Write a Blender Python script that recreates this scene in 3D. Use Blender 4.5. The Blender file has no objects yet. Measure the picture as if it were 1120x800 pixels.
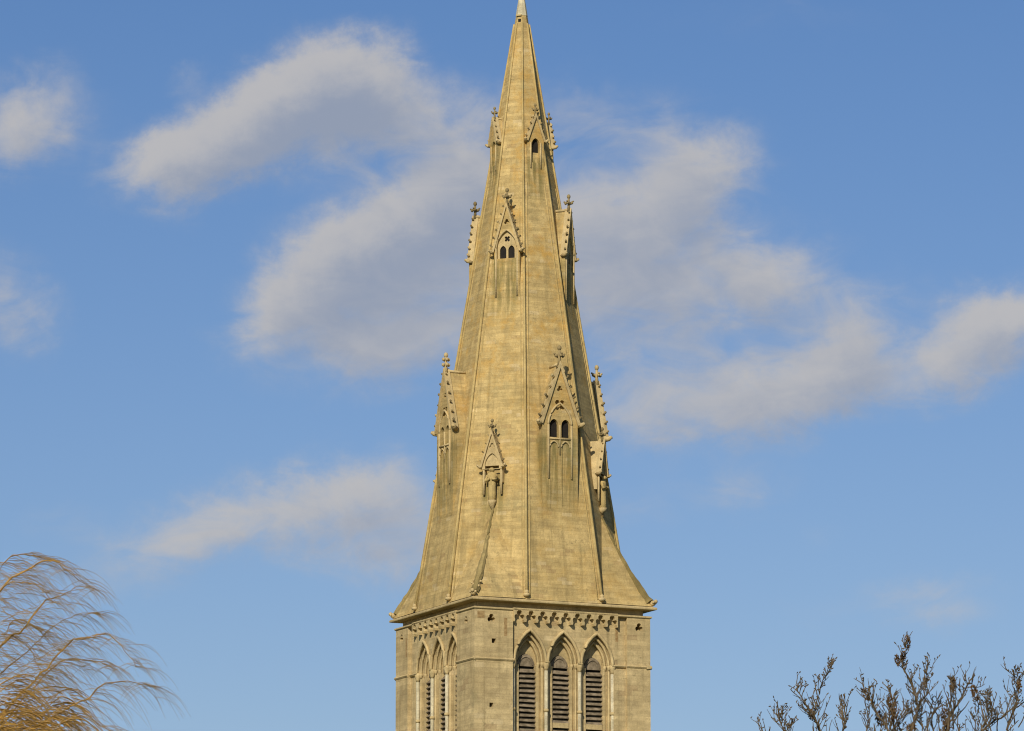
import bpy, bmesh, math, random
from mathutils import Vector, Matrix
R_ = math.radians
rnd = random.Random(11)
sc = bpy.context.scene
col = sc.collection

# ------------------------------------------------------------------ view / daylight
CAM_D, CAM_H = 170.0, 1.6
PITCH, YAW = R_(10.2859), R_(0.11303)
FPX = 5533.7
sc.view_settings.view_transform = 'Standard'
sc.view_settings.look = 'None'
sc.view_settings.gamma = 1.0
sc.view_settings.use_curve_mapping = False
sc.view_settings.exposure = 0.0
sc.cycles.filter_width = 1.1
cam_d = bpy.data.cameras.new('camera')
cam = bpy.data.objects.new('camera', cam_d)
col.objects.link(cam)
cam.location = (0, -CAM_D, CAM_H)
cam.rotation_euler = (math.pi / 2 + PITCH, 0, YAW)
cam_d.sensor_width = 36.0
cam_d.lens = 36.0 * FPX / 1120.0
cam_d.clip_start = 0.5
cam_d.clip_end = 20000.0
sc.camera = cam

def direction(px, py):
    """direction in the world of a point seen in the photograph (used to survey the trees and clouds)"""
    dx, du = (px - 560) / FPX, (400 - py) / FPX
    v = Vector((dx, math.cos(PITCH) - math.sin(PITCH) * du, math.sin(PITCH) + math.cos(PITCH) * du))
    return Matrix.Rotation(YAW, 3, 'Z') @ v

def survey(px, py, dist):
    d = direction(px, py)
    return Vector((0, -CAM_D, CAM_H)) + d * (dist / d.y)

SUN_AZ, SUN_EL = -15.0, 30.0       # azimuth from the camera's back (-Y), negative = to the left
sx, sy = math.sin(R_(SUN_AZ)), -math.cos(R_(SUN_AZ))
sun_dir = Vector((sx * math.cos(R_(SUN_EL)), sy * math.cos(R_(SUN_EL)), math.sin(R_(SUN_EL))))
sd = bpy.data.lights.new('sun', 'SUN')
sd.energy = 4.4
sd.angle = R_(0.5)
sd.color = (1.0, 0.93, 0.80)
so = bpy.data.objects.new('sun', sd)
col.objects.link(so)
so.rotation_euler = sun_dir.to_track_quat('Z', 'Y').to_euler()

# ------------------------------------------------------------------ node helpers
class NT:
    def __init__(s, tree):
        s.t = tree; s.n = tree.nodes; s.l = tree.links
    def new(s, typ, **kw):
        nd = s.n.new(typ)
        for k, v in kw.items(): setattr(nd, k, v)
        return nd
    def put(s, sock, v):
        if hasattr(v, 'is_output'): s.l.new(v, sock)
        else: sock.default_value = v
    def math(s, op, a, b=0.0, c=None, clamp=False):
        nd = s.new('ShaderNodeMath', operation=op, use_clamp=clamp)
        s.put(nd.inputs[0], a); s.put(nd.inputs[1], b)
        if c is not None: s.put(nd.inputs[2], c)
        return nd.outputs[0]
    def vmath(s, op, a, b=(0, 0, 0), scale=None):
        nd = s.new('ShaderNodeVectorMath', operation=op)
        s.put(nd.inputs[0], a); s.put(nd.inputs[1], b)
        if scale is not None: s.put(nd.inputs[3], scale)
        return nd.outputs['Value'] if op in ('LENGTH', 'DOT_PRODUCT') else nd.outputs[0]
    def mix(s, f, a, b, mode='MIX'):
        nd = s.new('ShaderNodeMix', data_type='RGBA', blend_type=mode)
        s.put(nd.inputs[0], f)
        for i, v in ((6, a), (7, b)):
            s.put(nd.inputs[i], v if hasattr(v, 'is_output') or len(v) == 4 else (*v, 1))
        return nd.outputs[2]
    def noise(s, vec, scale, detail=4, rough=0.55, dist=0.0):
        nd = s.new('ShaderNodeTexNoise')
        s.put(nd.inputs['Vector'], vec)
        nd.inputs['Scale'].default_value = scale; nd.inputs['Detail'].default_value = detail
        nd.inputs['Roughness'].default_value = rough; nd.inputs['Distortion'].default_value = dist
        return nd.outputs
    def ramp(s, f, a, b, smooth=True):
        nd = s.new('ShaderNodeMapRange', interpolation_type='SMOOTHSTEP' if smooth else 'LINEAR', clamp=True)
        s.put(nd.inputs[0], f); s.put(nd.inputs[1], a); s.put(nd.inputs[2], b)
        return nd.outputs[0]
    def mapping(s, vec, loc=(0, 0, 0), rot=(0, 0, 0), scale=(1, 1, 1), kind='POINT'):
        nd = s.new('ShaderNodeMapping', vector_type=kind)
        s.put(nd.inputs[0], vec)
        nd.inputs['Location'].default_value = loc; nd.inputs['Rotation'].default_value = rot
        nd.inputs['Scale'].default_value = scale
        return nd.outputs[0]

# ------------------------------------------------------------------ sky with clouds
# clouds: (x, y) surveyed direction, half sizes, tilt in degrees, weight
CLOUDS = [
    (345, 92, 85, 38, 22, .85), (265, 135, 80, 42, 30, .95), (195, 168, 75, 36, 20, .85), (135, 178, 45, 24, 10, .4), (365, 130, 75, 40, 15, .5), (400, 85, 50, 42, -25, .75), (425, 120, 60, 45, 0, .5),
    (190, 205, 35, 40, 10, .5), (300, 172, 80, 36, 15, .6), (390, 160, 60, 30, 10, .22),
    (30, 118, 62, 42, 10, .80), (10, 160, 50, 30, 0, .55), (10, 320, 50, 45, 0, .62), (25, 365, 40, 30, 0, .35),
    (310, 325, 55, 45, 35, .85), (380, 285, 75, 50, 35, 1.0), (455, 240, 75, 45, 28, .95), (430, 330, 90, 60, 20, .75),
    (500, 200, 60, 40, 30, .55), (400, 385, 90, 40, 20, .45), (290, 375, 60, 35, 0, .35), (470, 390, 70, 40, 0, .4), (560, 260, 80, 90, 0, .75),
    (768, 203, 66, 48, 40, 1.05), (695, 238, 75, 46, 10, .75), (838, 303, 62, 44, 5, 1.1), (745, 300, 70, 48, 0, .5), (680, 345, 90, 60, 0, .48),
    (770, 432, 92, 42, 8, .9), (845, 450, 60, 32, 10, .6), (925, 383, 62, 44, 35, .95), (1075, 372, 72, 50, 25, 1.0), (1112, 345, 42, 32, 0, .6), (1005, 408, 75, 34, 8, .5), (900, 425, 80, 34, 10, .35), (800, 385, 80, 34, 5, .14),
    (700, 468, 75, 32, 0, .3), (640, 290, 60, 80, 0, .4),
    (300, 555, 120, 36, 16, .5), (180, 602, 95, 32, 18, .46), (410, 568, 100, 50, 5, .5), (440, 605, 70, 38, 0, .38), (380, 540, 70, 26, 10, .42),
    (805, 535, 60, 30, 10, .5), (1025, 660, 60, 28, 0, .45), (690, 560, 50, 30, 20, .22), (900, 580, 40, 22, 0, .2),
    (480, 135, 60, 40, 0, .35), (640, 125, 100, 38, 0, .36), (720, 160, 60, 36, 0, .34), (850, 20, 160, 40, 0, .16), (330, 740, 60, 24, 0, .16),
    (640, 380, 90, 90, 0, .18), (520, 150, 90, 60, 0, .16), (240, 590, 180, 46, 15, .22), (460, 600, 90, 60, 0, .28), (900, 300, 140, 60, 0, .10), (960, 660, 140, 34, 5, .2),
    (200, 85, 22, 16, 20, .3), (60, 570, 60, 24, 0, .2),
]
UNIT = 100.0 / FPX          # working unit: about one degree

def to_sky(px, py):
    d = direction(px, py).normalized()
    return (math.atan2(d.x, d.y) / UNIT, math.asin(d.z) / UNIT, 0.0)

def cloud_group():
    g = bpy.data.node_groups.new('cloud_field', 'ShaderNodeTree')
    g.interface.new_socket('Vector', in_out='INPUT', socket_type='NodeSocketVector')
    g.interface.new_socket('Density', in_out='OUTPUT', socket_type='NodeSocketFloat')
    g.interface.new_socket('Field', in_out='OUTPUT', socket_type='NodeSocketFloat')
    N = NT(g)
    gi = N.new('NodeGroupInput'); go = N.new('NodeGroupOutput')
    v0 = gi.outputs[0]
    w1 = N.noise(v0, 0.75, 3, .5)[1]
    w2 = N.noise(N.vmath('ADD', v0, (31.7, 8.2, 4)), 2.8, 8, .66)[1]
    v = N.vmath('ADD', v0, N.vmath('SCALE', N.vmath('SUBTRACT', w1, (.5, .5, .5)), scale=.50))
    v = N.vmath('ADD', v, N.vmath('SCALE', N.vmath('SUBTRACT', w2, (.5, .5, .5)), scale=.46))
    v = N.vmath('MULTIPLY', v, (1, 1, 0))
    tot = None
    for (px, py, rx, ry, tilt, w) in CLOUDS:
        m = N.mapping(v, to_sky(px, py), (0, 0, R_(tilt)), (rx / 100, ry / 100, 1), 'TEXTURE')
        q = N.vmath('DOT_PRODUCT', m, m)
        e = N.math('MULTIPLY', N.math('EXPONENT', N.math('MULTIPLY', q, -.9)), w)
        tot = N.math('MULTIPLY', e, 1.0) if tot is None else N.math('ADD', tot, e)
    # the rest of the sky, out of the picture, has the same sort of cloud
    sep = N.new('ShaderNodeSeparateXYZ'); N.put(sep.inputs[0], v0)
    far = N.ramp(N.math('ABSOLUTE', sep.outputs[0]), 8, 14)
    other = N.math('MULTIPLY', N.ramp(N.noise(v, .3, 3, .5)[0], .5, .72), far)
    tot = N.math('ADD', tot, other)
    f1 = N.noise(N.mapping(v0, (3, 9, 2), (0, 0, R_(-28)), (.8, 1.5, 1)), 1.5, 9, .58, .6)[0]
    tot = N.math('ADD', tot, N.math('MULTIPLY', N.math('SUBTRACT', f1, .5), N.math('MINIMUM', N.math('MULTIPLY', tot, 2.6), 1.5)))
    d = N.ramp(tot, .06, 1.25)
    N.put(go.inputs[0], d); N.put(go.inputs[1], tot)
    return g

world = bpy.data.worlds.new('World')
sc.world = world
world.use_nodes = True
W = NT(world.node_tree)
W.n.clear()
sky = W.new('ShaderNodeTexSky', sky_type='NISHITA')
sky.sun_disc = False
sky.sun_elevation = R_(SUN_EL)
sky.sun_rotation = math.atan2(sun_dir.x, sun_dir.y)
sky.air_density = 1.0; sky.dust_density = 0.6; sky.ozone_density = 2.0
tc = W.new('ShaderNodeTexCoord')
sep = W.new('ShaderNodeSeparateXYZ'); W.put(sep.inputs[0], tc.outputs['Generated'])
az = W.math('DIVIDE', W.math('ARCTAN2', sep.outputs[0], sep.outputs[1]), UNIT)
el = W.math('DIVIDE', W.math('ARCSINE', sep.outputs[2]), UNIT)
comb = W.new('ShaderNodeCombineXYZ'); W.put(comb.inputs[0], az); W.put(comb.inputs[1], el)
cg = cloud_group()
c1 = W.new('ShaderNodeGroup', node_tree=cg); W.put(c1.inputs[0], comb.outputs[0])
c2 = W.new('ShaderNodeGroup', node_tree=cg); W.put(c2.inputs[0], W.vmath('ADD', comb.outputs[0], (-.16, .36, 0)))
base_sky = W.mix(1.0, sky.outputs[0], W.mix(W.ramp(el, 5.5, 15.5, False), (.635, .675, .815), (.44, .59, .815)), 'MULTIPLY')
lit = W.math('SUBTRACT', 1.0, W.math('MULTIPLY', W.ramp(c2.outputs[1], .1, 2.0), 1.0), clamp=True)
CL_LIT, CL_SHADE = (5.15, 5.0, 4.95), (3.0, 3.4, 4.3)
cloud_col = W.mix(lit, CL_SHADE, CL_LIT)
sky_col = W.mix(W.math('MULTIPLY', c1.outputs[0], .90), base_sky, cloud_col)
bg = W.new('ShaderNodeBackground'); W.put(bg.inputs[0], sky_col); bg.inputs[1].default_value = 0.1
wo = W.new('ShaderNodeOutputWorld'); W.l.new(bg.outputs[0], wo.inputs[0])

# ------------------------------------------------------------------ materials
def new_mat(name):
    m = bpy.data.materials.new(name); m.use_nodes = True
    N = NT(m.node_tree); N.n.clear()
    b = N.new('ShaderNodeBsdfPrincipled'); o = N.new('ShaderNodeOutputMaterial')
    N.l.new(b.outputs[0], o.inputs[0])
    return m, N, b

def stone(name, c_a, c_b, course=.24, block=.55, mortar=.55, lichen=0.0, streak=.5, rough_bump=.02, plain=False, runs=()):
    m, N, b = new_mat(name)
    tc = N.new('ShaderNodeTexCoord'); uv = tc.outputs['UV']; ob = tc.outputs['Object']
    big = N.noise(ob, .55, 5, .6)[0]
    mid = N.noise(ob, 3.0, 5, .65)[0]
    fine = N.noise(ob, 22, 4, .7)[0]
    c = N.mix(N.ramp(big, .35, .68), c_a, c_b)
    c = N.mix(.48, c, N.mix(N.ramp(mid, .3, .72), (.55, .53, .50), (1.15, 1.13, 1.08)), 'MULTIPLY')
    if not plain:
        wob = N.vmath('ADD', uv, N.vmath('SCALE', N.vmath('SUBTRACT', N.noise(uv, 1.3, 3)[1], (.5, .5, .5)), scale=.05))
        br = N.new('ShaderNodeTexBrick', offset=.5, offset_frequency=2, squash=1.0)
        N.put(br.inputs['Vector'], wob)
        br.inputs['Color1'].default_value = (1, 1, 1, 1); br.inputs['Color2'].default_value = (1, 1, 1, 1)
        br.inputs['Mortar'].default_value = (.62, .57, .5, 1)
        br.inputs['Scale'].default_value = 1.0; br.inputs['Mortar Size'].default_value = .012
        br.inputs['Mortar Smooth'].default_value = .3; br.inputs['Bias'].default_value = 0
        br.inputs['Brick Width'].default_value = block; br.inputs['Row Height'].default_value = course
        c = N.mix(mortar, c, br.outputs[0], 'MULTIPLY')
        # every block its own tone; odd replaced stones: a few much paler, a few ironstone brown
        sx_ = N.new('ShaderNodeSeparateXYZ'); N.put(sx_.inputs[0], wob)
        row = N.math('FLOOR', N.math('DIVIDE', sx_.outputs[1], course))
        sh = N.math('MULTIPLY', N.math('MODULO', row, 2.0), block * .5)
        colm = N.math('FLOOR', N.math('DIVIDE', N.math('ADD', sx_.outputs[0], sh), block))
        cx = N.new('ShaderNodeCombineXYZ'); N.put(cx.inputs[0], colm); N.put(cx.inputs[1], row)
        wn = N.new('ShaderNodeTexWhiteNoise', noise_dimensions='3D'); N.put(wn.inputs['Vector'], cx.outputs[0])
        sp = N.new('ShaderNodeSeparateColor'); N.put(sp.inputs[0], wn.outputs['Color'])
        c = N.mix(.24, c, N.mix(sp.outputs[0], (.72, .70, .66), (1.2, 1.18, 1.12)), 'MULTIPLY')
        c = N.mix(N.math('MULTIPLY', N.ramp(sp.outputs[1],   .955, .96), .30), c, (.62, .50, .30))
        c = N.mix(N.math('MULTIPLY', N.ramp(sp.outputs[2], .965, .97), .30), c, (.24, .14, .07))
        # each course weathers a little differently
        cw = N.new('ShaderNodeTexWhiteNoise', noise_dimensions='1D'); N.put(cw.inputs['W'], row)
        thin = N.noise(N.mapping(wob, (5, 3, 0), scale=(.9, 9.0, 1)), 1.0, 4, .6)[0]
        c = N.mix(.5, c, N.mix(cw.outputs[0], (.78, .77, .74), (1.12, 1.11, 1.08)), 'MULTIPLY')
        c = N.mix(.36, c, N.mix(N.ramp(thin, .34, .66), (.74, .72, .68), (1.16, 1.15, 1.12)), 'MULTIPLY')
    # rain streaks running down
    st = N.noise(N.mapping(uv, (7, 2, 0), scale=(3.6, .15, 1)), 1.0, 5, .6)[0]
    st = N.math('ADD', st, N.math('MULTIPLY', N.math('SUBTRACT', N.noise(N.mapping(uv, (3, 5, 0), scale=(1, .45, 1)), .7, 3, .5)[0], .5), .45))
    c = N.mix(N.math('MULTIPLY', N.ramp(st, .50, .74), streak), c, (.15, .115, .05))
    # run-off stains hanging below each gabled opening: (direction, half width, top, bottom)
    if runs:
        ragged = N.noise(N.mapping(uv, (1, 2, 0), scale=(8, .5, 1)), 1.0, 4, .6)[0]
        sz2 = N.new('ShaderNodeSeparateXYZ'); N.put(sz2.inputs[0], ob)
        for (ph, hw, zt, zb_) in runs:
            a = R_(ph)
            u = N.math('ABSOLUTE', N.vmath('DOT_PRODUCT', ob, (math.cos(a), math.sin(a), 0)))
            r = N.vmath('DOT_PRODUCT', ob, (math.sin(a), -math.cos(a), 0))
            mk = N.math('MULTIPLY', N.ramp(u, hw + .16, hw - .08), N.ramp(sz2.outputs[2], zb_, zb_ + (zt - zb_) * .75))
            mk = N.math('MULTIPLY', mk, N.math('MULTIPLY', N.ramp(sz2.outputs[2], zt + .3, zt), N.ramp(r, .3, .6)))
            edge = N.ramp(N.math('ABSOLUTE', N.math('SUBTRACT', u, hw)), .14, .02)
            k = N.math('MULTIPLY', mk, N.math('ADD', N.ramp(ragged, .36, .60), N.math('MULTIPLY', edge, .65), clamp=True))
            c = N.mix(N.math('MULTIPLY', k, .75), c, (.15, .125, .04))
    gr = N.noise(N.mapping(ob, (4, 1, 7)), .9, 5, .7)[0]
    c = N.mix(N.math('MULTIPLY', N.ramp(gr, .54, .76), .42), c, (.20, .19, .095))
    spk = N.noise(N.mapping(ob, (2, 9, 4)), 6.5, 5, .7)[0]
    c = N.mix(N.math('MULTIPLY', N.math('MULTIPLY', N.ramp(spk, .56, .68), N.ramp(big, .42, .6)), .5), c, (.15, .12, .055))
    if lichen:
        sz = N.new('ShaderNodeSeparateXYZ'); N.put(sz.inputs[0], ob)
        hi = N.ramp(sz.outputs[2], 26, 36)
        li = N.noise(N.mapping(ob, (11, 3, 5)), 1.3, 6, .7)[0]
        c = N.mix(N.math('MULTIPLY', N.ramp(li, .46, .72), N.math('MULTIPLY', N.math('ADD', N.math('MULTIPLY', hi, .65), .35), lichen)), c, (.46, .27, .065))
    c = N.mix(.35, c, N.mix(N.ramp(fine, .25, .75), (.62, .6, .58), (1.25, 1.24, 1.2)), 'MULTIPLY')
    N.put(b.inputs['Base Color'], c)
    b.inputs['Roughness'].default_value = .92
    b.inputs['Specular IOR Level'].default_value = .15
    bp = N.new('ShaderNodeBump'); bp.inputs['Strength'].default_value = .6; bp.inputs['Distance'].default_value = rough_bump
    N.put(bp.inputs['Height'], N.math('ADD', N.math('MULTIPLY', mid, .7), fine)); N.l.new(bp.outputs[0], b.inputs['Normal'])
    return m

def plain(name, c1, c2, scale=6, rough=.85):
    m, N, b = new_mat(name)
    tc = N.new('ShaderNodeTexCoord')
    n = N.noise(tc.outputs['Object'], scale, 5, .6)[0]
    N.put(b.inputs['Base Color'], N.mix(N.ramp(n, .3, .7), c1, c2))
    b.inputs['Roughness'].default_value = rough; b.inputs['Specular IOR Level'].default_value = .2
    return m

M_SPIRE = stone('spire_limestone', (.465, .345, .15), (.56, .42, .19), .125, .36, .26, lichen=.95, streak=.5, runs=[(ph, hw, zt + 23.83, zb_ + 23.83) for ph, hw, zt, zb_ in [(0, .62, 5.6, 2.4), (-90, .62, 5.6, 2.4), (90, .62, 5.6, 2.4), (-45, .42, 12.0, 9.2), (45, .42, 12.0, 9.2), (-135, .42, 12.0, 9.2), (0, .26, 15.5, 13.6), (-90, .26, 16.2, 13.6), (-45, .34, 4.4, 2.2)]])
M_BROACH = stone('mossy_limestone', (.19, .145, .055), (.34, .26, .11), .125, .36, .6, streak=.6, plain=True)
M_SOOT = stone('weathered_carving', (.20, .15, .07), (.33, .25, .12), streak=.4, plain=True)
M_TOWER = stone('tower_limestone', (.49, .378, .195), (.58, .455, .245), .17, .45, .22, streak=.5)
M_CARVED = stone('carved_limestone', (.48, .365, .18), (.57, .44, .225), streak=.45, plain=True, lichen=.3)
M_PALE = stone('repaired_limestone', (.56, .50, .34), (.62, .56, .40), .3, .5, .3, streak=.2)
M_RIB = stone('rib_limestone', (.44, .325, .13), (.55, .41, .175), streak=.6, plain=True, lichen=.6)
M_DARK = plain('dark_void_and_vane', (.012, .010, .008), (.02, .016, .012))  # near-black colour standing in for unlit voids; the weather vane shares it
M_SLAT = plain('weathered_oak_slats', (.115, .088, .052), (.27, .21, .135), 5)
M_IRONSTONE = plain('ironstone_patch', (.22, .135, .05), (.37, .25, .11), 9)

# ------------------------------------------------------------------ mesh helpers
def box_uv(bm):
    uvl = bm.loops.layers.uv.verify()
    for f in bm.faces:
        n = f.normal
        if abs(n.z) > .92: t = Vector((1, 0, 0)); s = Vector((0, 1, 0))
        else: t = Vector((-n.y, n.x, 0)).normalized(); s = Vector((0, 0, 1))
        for l in f.loops: l[uvl].uv = (l.vert.co.dot(t) + 40.0, l.vert.co.dot(s))

def obj(name, bm, mat, parent=None, smooth=False):
    bmesh.ops.recalc_face_normals(bm, faces=bm.faces[:])
    bm.normal_update()
    box_uv(bm)
    me = bpy.data.meshes.new(name)
    bm.to_mesh(me); bm.free()
    for m in (mat if isinstance(mat, (list, tuple)) else [mat]): me.materials.append(m)
    if smooth:
        for p in me.polygons: p.use_smooth = True
    o = bpy.data.objects.new(name, me)
    col.objects.link(o)
    if parent is not None: o.parent = parent
    return o

class Frame:
    """u to the right, r outwards, z up, on the face whose outward direction is phi degrees round from the front face"""
    def __init__(s, phi):
        a = R_(phi); s.n = Vector((math.sin(a), -math.cos(a), 0)); s.t = Vector((math.cos(a), math.sin(a), 0))
    def __call__(s, u, r, z): return s.t * u + s.n * r + Vector((0, 0, z))

def extrude(bm, F, loops, r0, r1, back=False):
    """plate: first loop the outline, other loops holes, in (u,z); front face at r0, back at r1"""
    tmp = bmesh.new(); edges = []
    for lp in loops:
        vs = [tmp.verts.new((u, z, 0)) for u, z in lp]
        edges += [tmp.edges.new((vs[i], vs[(i + 1) % len(vs)])) for i in range(len(vs))]
    bmesh.ops.triangle_fill(tmp, edges=edges, use_beauty=True)
    tmp.verts.index_update()
    fr = [bm.verts.new(F(v.co.x, r0, v.co.y)) for v in tmp.verts]
    bk = [bm.verts.new(F(v.co.x, r1, v.co.y)) for v in tmp.verts]
    for f in tmp.faces:
        ix = [v.index for v in f.verts]
        bm.faces.new([fr[i] for i in ix])
        if back: bm.faces.new([bk[i] for i in reversed(ix)])
    for e in tmp.edges:
        if len(e.link_faces) == 1:
            a, b = e.verts[0].index, e.verts[1].index
            bm.faces.new((fr[a], fr[b], bk[b], bk[a]))
    tmp.free()

def box(bm, F, u0, u1, r0, r1, z0, z1):
    vs = [bm.verts.new(F(u, r, z)) for u in (u0, u1) for r in (r0, r1) for z in (z0, z1)]
    for q in ((0, 1, 3, 2), (4, 6, 7, 5), (0, 4, 5, 1), (2, 3, 7, 6), (0, 2, 6, 4), (1, 5, 7, 3)):
        bm.faces.new([vs[i] for i in q])

def tube(bm, pts, rad, n=8, cap=True):
    pts = [Vector(p) for p in pts]
    if not hasattr(rad, '__len__'): rad = [rad] * len(pts)
    rings = []
    up = Vector((0, 0, 1))
    for i, p in enumerate(pts):
        d = (pts[min(i + 1, len(pts) - 1)] - pts[max(i - 1, 0)]).normalized()
        a = d.cross(up if abs(d.z) < .9 else Vector((1, 0, 0))).normalized(); b = d.cross(a)
        rings.append([bm.verts.new(p + (a * math.cos(2 * math.pi * k / n) + b * math.sin(2 * math.pi * k / n)) * rad[i]) for k in range(n)])
    for i in range(len(rings) - 1):
        for k in range(n):
            bm.faces.new((rings[i][k], rings[i][(k + 1) % n], rings[i + 1][(k + 1) % n], rings[i + 1][k]))
    if cap and n > 2:
        bm.faces.new(rings[0][::-1]); bm.faces.new(rings[-1])

def knob(bm, c, r, sq=(1, 1, 1), seg=8):
    M = Matrix.Translation(c) @ Matrix.Diagonal((*sq, 1))
    bmesh.ops.create_icosphere(bm, subdivisions=2 if seg > 6 else 1, radius=r, matrix=M)

def arch(w, rise, spring, sill, c=0.0, n=9):
    """outline of a pointed opening, anticlockwise from the lower left"""
    if rise <= w * 1.001:
        side = [(c + w * math.cos(math.pi * k / (2 * n)), spring + rise * math.sin(math.pi * k / (2 * n))) for k in range(n + 1)]
    else:
        rr = (rise * rise + w * w) / (2 * w)
        a1 = math.asin(rise / rr)
        side = [(c + w - rr + rr * math.cos(a1 * k / n), spring + rr * math.sin(a1 * k / n)) for k in range(n + 1)]
    left = [(2 * c - u, z) for u, z in side[:-1]][::-1]
    return [(c - w, sill), (c + w, sill)] + side + left

def disc(cu, cz, r, n=10): return [(cu + r * math.cos(2 * math.pi * k / n), cz + r * math.sin(2 * math.pi * k / n)) for k in range(n)]

def foil(cu, cz, R, lobes, rot=90.0, n=40):
    out = []
    for k in range(n):
        a = 2 * math.pi * k / n
        s = abs(math.cos(lobes * (a - R_(rot)) / 2))
        rr = R * (.42 + .58 * s ** .6)
        out.append((cu + rr * math.cos(a), cz + rr * math.sin(a)))
    return out

def trefoil(cu, cz, s):   # three round lobes as separate holes would merge: one lobed outline
    return foil(cu, cz, s, 3, 90)

# ------------------------------------------------------------------ the church tower
Z0 = 23.83                       # cornice level
B, WALL = 3.235, 3.10            # buttress face and recessed wall face, half sizes
SR, SH = 3.63, 22.1              # octagon radius at the cornice and height of the spire's tip above it
def rad_at(z): return SR * (1 - z / SH)
def apo(z): return rad_at(z) * math.cos(R_(22.5))

tower = bpy.data.objects.new('church_tower', None)
tower.empty_display_size = 2
col.objects.link(tower)
tower.rotation_euler = (0, 0, R_(25))
tower['label'] = 'buff limestone church tower with slatted belfry windows under a tall octagonal broach spire'
tower['category'] = 'church tower'

def up(F):                        # the same frame with z measured from the cornice
    return lambda u, r, z: F(u, r, z + Z0)
FR, FL = up(Frame(0)), up(Frame(-90))
FB, FBR = up(Frame(180)), up(Frame(90))

SILL = -6.2
STAGE = -6.9
# -- plain lower stages down to the ground, with offsets
bm = bmesh.new(); F = up(Frame(0))
box(bm, F, -B - .06, B + .06, -B - .06, B + .06, -15.0, STAGE)
box(bm, F, -B - .16, B + .16, -B - .16, B + .16, -Z0 + .9, -15.02)
box(bm, F, -B - .34, B + .34, -B - .34, B + .34, -Z0 - .3, -Z0 + .898)
obj('lower_wall', bm, M_TOWER, tower)

# -- near-black box painting in the darkness of the bell chamber behind the louvres
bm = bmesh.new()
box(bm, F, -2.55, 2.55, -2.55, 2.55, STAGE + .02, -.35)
obj('bell_chamber_dark', bm, M_DARK, tower)

centres = {'R': (-1.16, .07, 1.30), 'L': (-1.14, .06, 1.26)}
butt = {'R': (1.40, .86), 'L': (1.00, 1.42)}     # widths of the buttress strips, left and right
ORD = [(.565, 1.06, 3.10, 2.98), (.48, .93, 2.98, 2.86), (.39, .78, 2.86, 2.75), (.315, .38, 2.75, 2.70)]
SPR = -1.97
bw = bmesh.new()
for key, F in (('R', FR), ('L', FL)):
    b0, b1 = butt[key]
    u0, u1 = -B + b0, B - b1
    holes = [arch(w_ + .0, h_, SPR, SILL, c) for c in centres[key] for (w_, h_) in [ORD[0][:2]]]
    extrude(bw, F, [[(u0 + .003, STAGE), (u1 - .003, STAGE), (u1 - .003, -.28), (u0 + .003, -.28)]] + holes, WALL, WALL - .12)
    if u1 < B - .3 and key == 'R':   # flat pilaster strip beside the last window, up to the corbel table
        box(bw, F, u1 - .46, u1 - .003, WALL - .02, WALL + .055, STAGE, SPR - .09)
# rear walls
box(bw, FB, -B + 1.0, B - 1.0, 2.6, WALL, STAGE, -.28)
box(bw, FBR, -B + 1.0, B - 1.0, 2.6, WALL, STAGE, -.28)
obj('belfry_wall', bw, M_TOWER, tower)

def buttress(ur0, ur1, Fa, ul0, ul1, Fb, holes_a=(), holes_b=()):
    """clasping corner buttress: plate on face a from ur0 to ur1, plate on face b from ul0 to ul1, and a core"""
    bm = bmesh.new()
    extrude(bm, Fa, [[(ur0, STAGE), (ur1, STAGE), (ur1, -.26), (ur0, -.26)]] + list(holes_a), B, B - .5)
    extrude(bm, Fb, [[(ul0, STAGE), (ul1, STAGE), (ul1, -.26), (ul0, -.26)]] + list(holes_b), B, B - .5)
    return bm
sq = lambda u, z, s: [(u - s, z - s), (u + s, z - s), (u + s, z + s), (u - s, z + s)]
# near corner
bm = buttress(-B, -B + butt['R'][0], FR, B - butt['L'][1], B - .5, FL,
              [sq(-2.53, -1.34, .075), sq(-2.62, -3.47, .07), trefoil(-2.62, -.60, .15)], [trefoil(2.55, -.62, .14)])
box(bm, FR, -B + .49, -B + butt['R'][0] - .003, 1.95, B - .501, STAGE, -.27)
obj('corner_buttress', bm, M_TOWER, tower)
# right corner
bm = buttress(B - butt['R'][1], B, FR, -B + .5, -B + 1.0, FBR, [trefoil(2.82, -.62, .15)], [])
box(bm, FR, B - butt['R'][1] + .003, B - .49, 2.3, B - .501, STAGE, -.27)
obj('corner_buttress', bm, M_TOWER, tower)
# left corner
bm = buttress(-B, -B + butt['L'][0], FL, B - 1.0, B - .5, FB, [trefoil(-2.75, -.62, .14)], [])
box(bm, FL, -B + .49, -B + butt['L'][0] - .003, 2.3, B - .501, STAGE, -.27)
obj('corner_buttress', bm, M_TOWER, tower)
# back corner
bm = bmesh.new(); box(bm, FB, -B, -B + 1.0, B - 1.0, B, STAGE, -.26); obj('corner_buttress', bm, M_TOWER, tower)
# odd reddish patches let into the corner (ironstone)
def patch(F, u, z, w, h):
    bm = bmesh.new(); box(bm, F, u - w, u + w, B - .05, B + .004, z - h, z + h)
    obj('ironstone_block', bm, M_IRONSTONE, tower)
patch(FR, -3.0, -.49, .13, .11); patch(FR, -2.10, -.86, .055, .30)
patch(FL, -2.35, -.98, .06, .32)
bm = bmesh.new(); box(bm, FR, 2.00, 2.10, WALL - .05, WALL + .004, -1.12, -.58); obj('ironstone_block', bm, M_IRONSTONE, tower)

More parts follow.
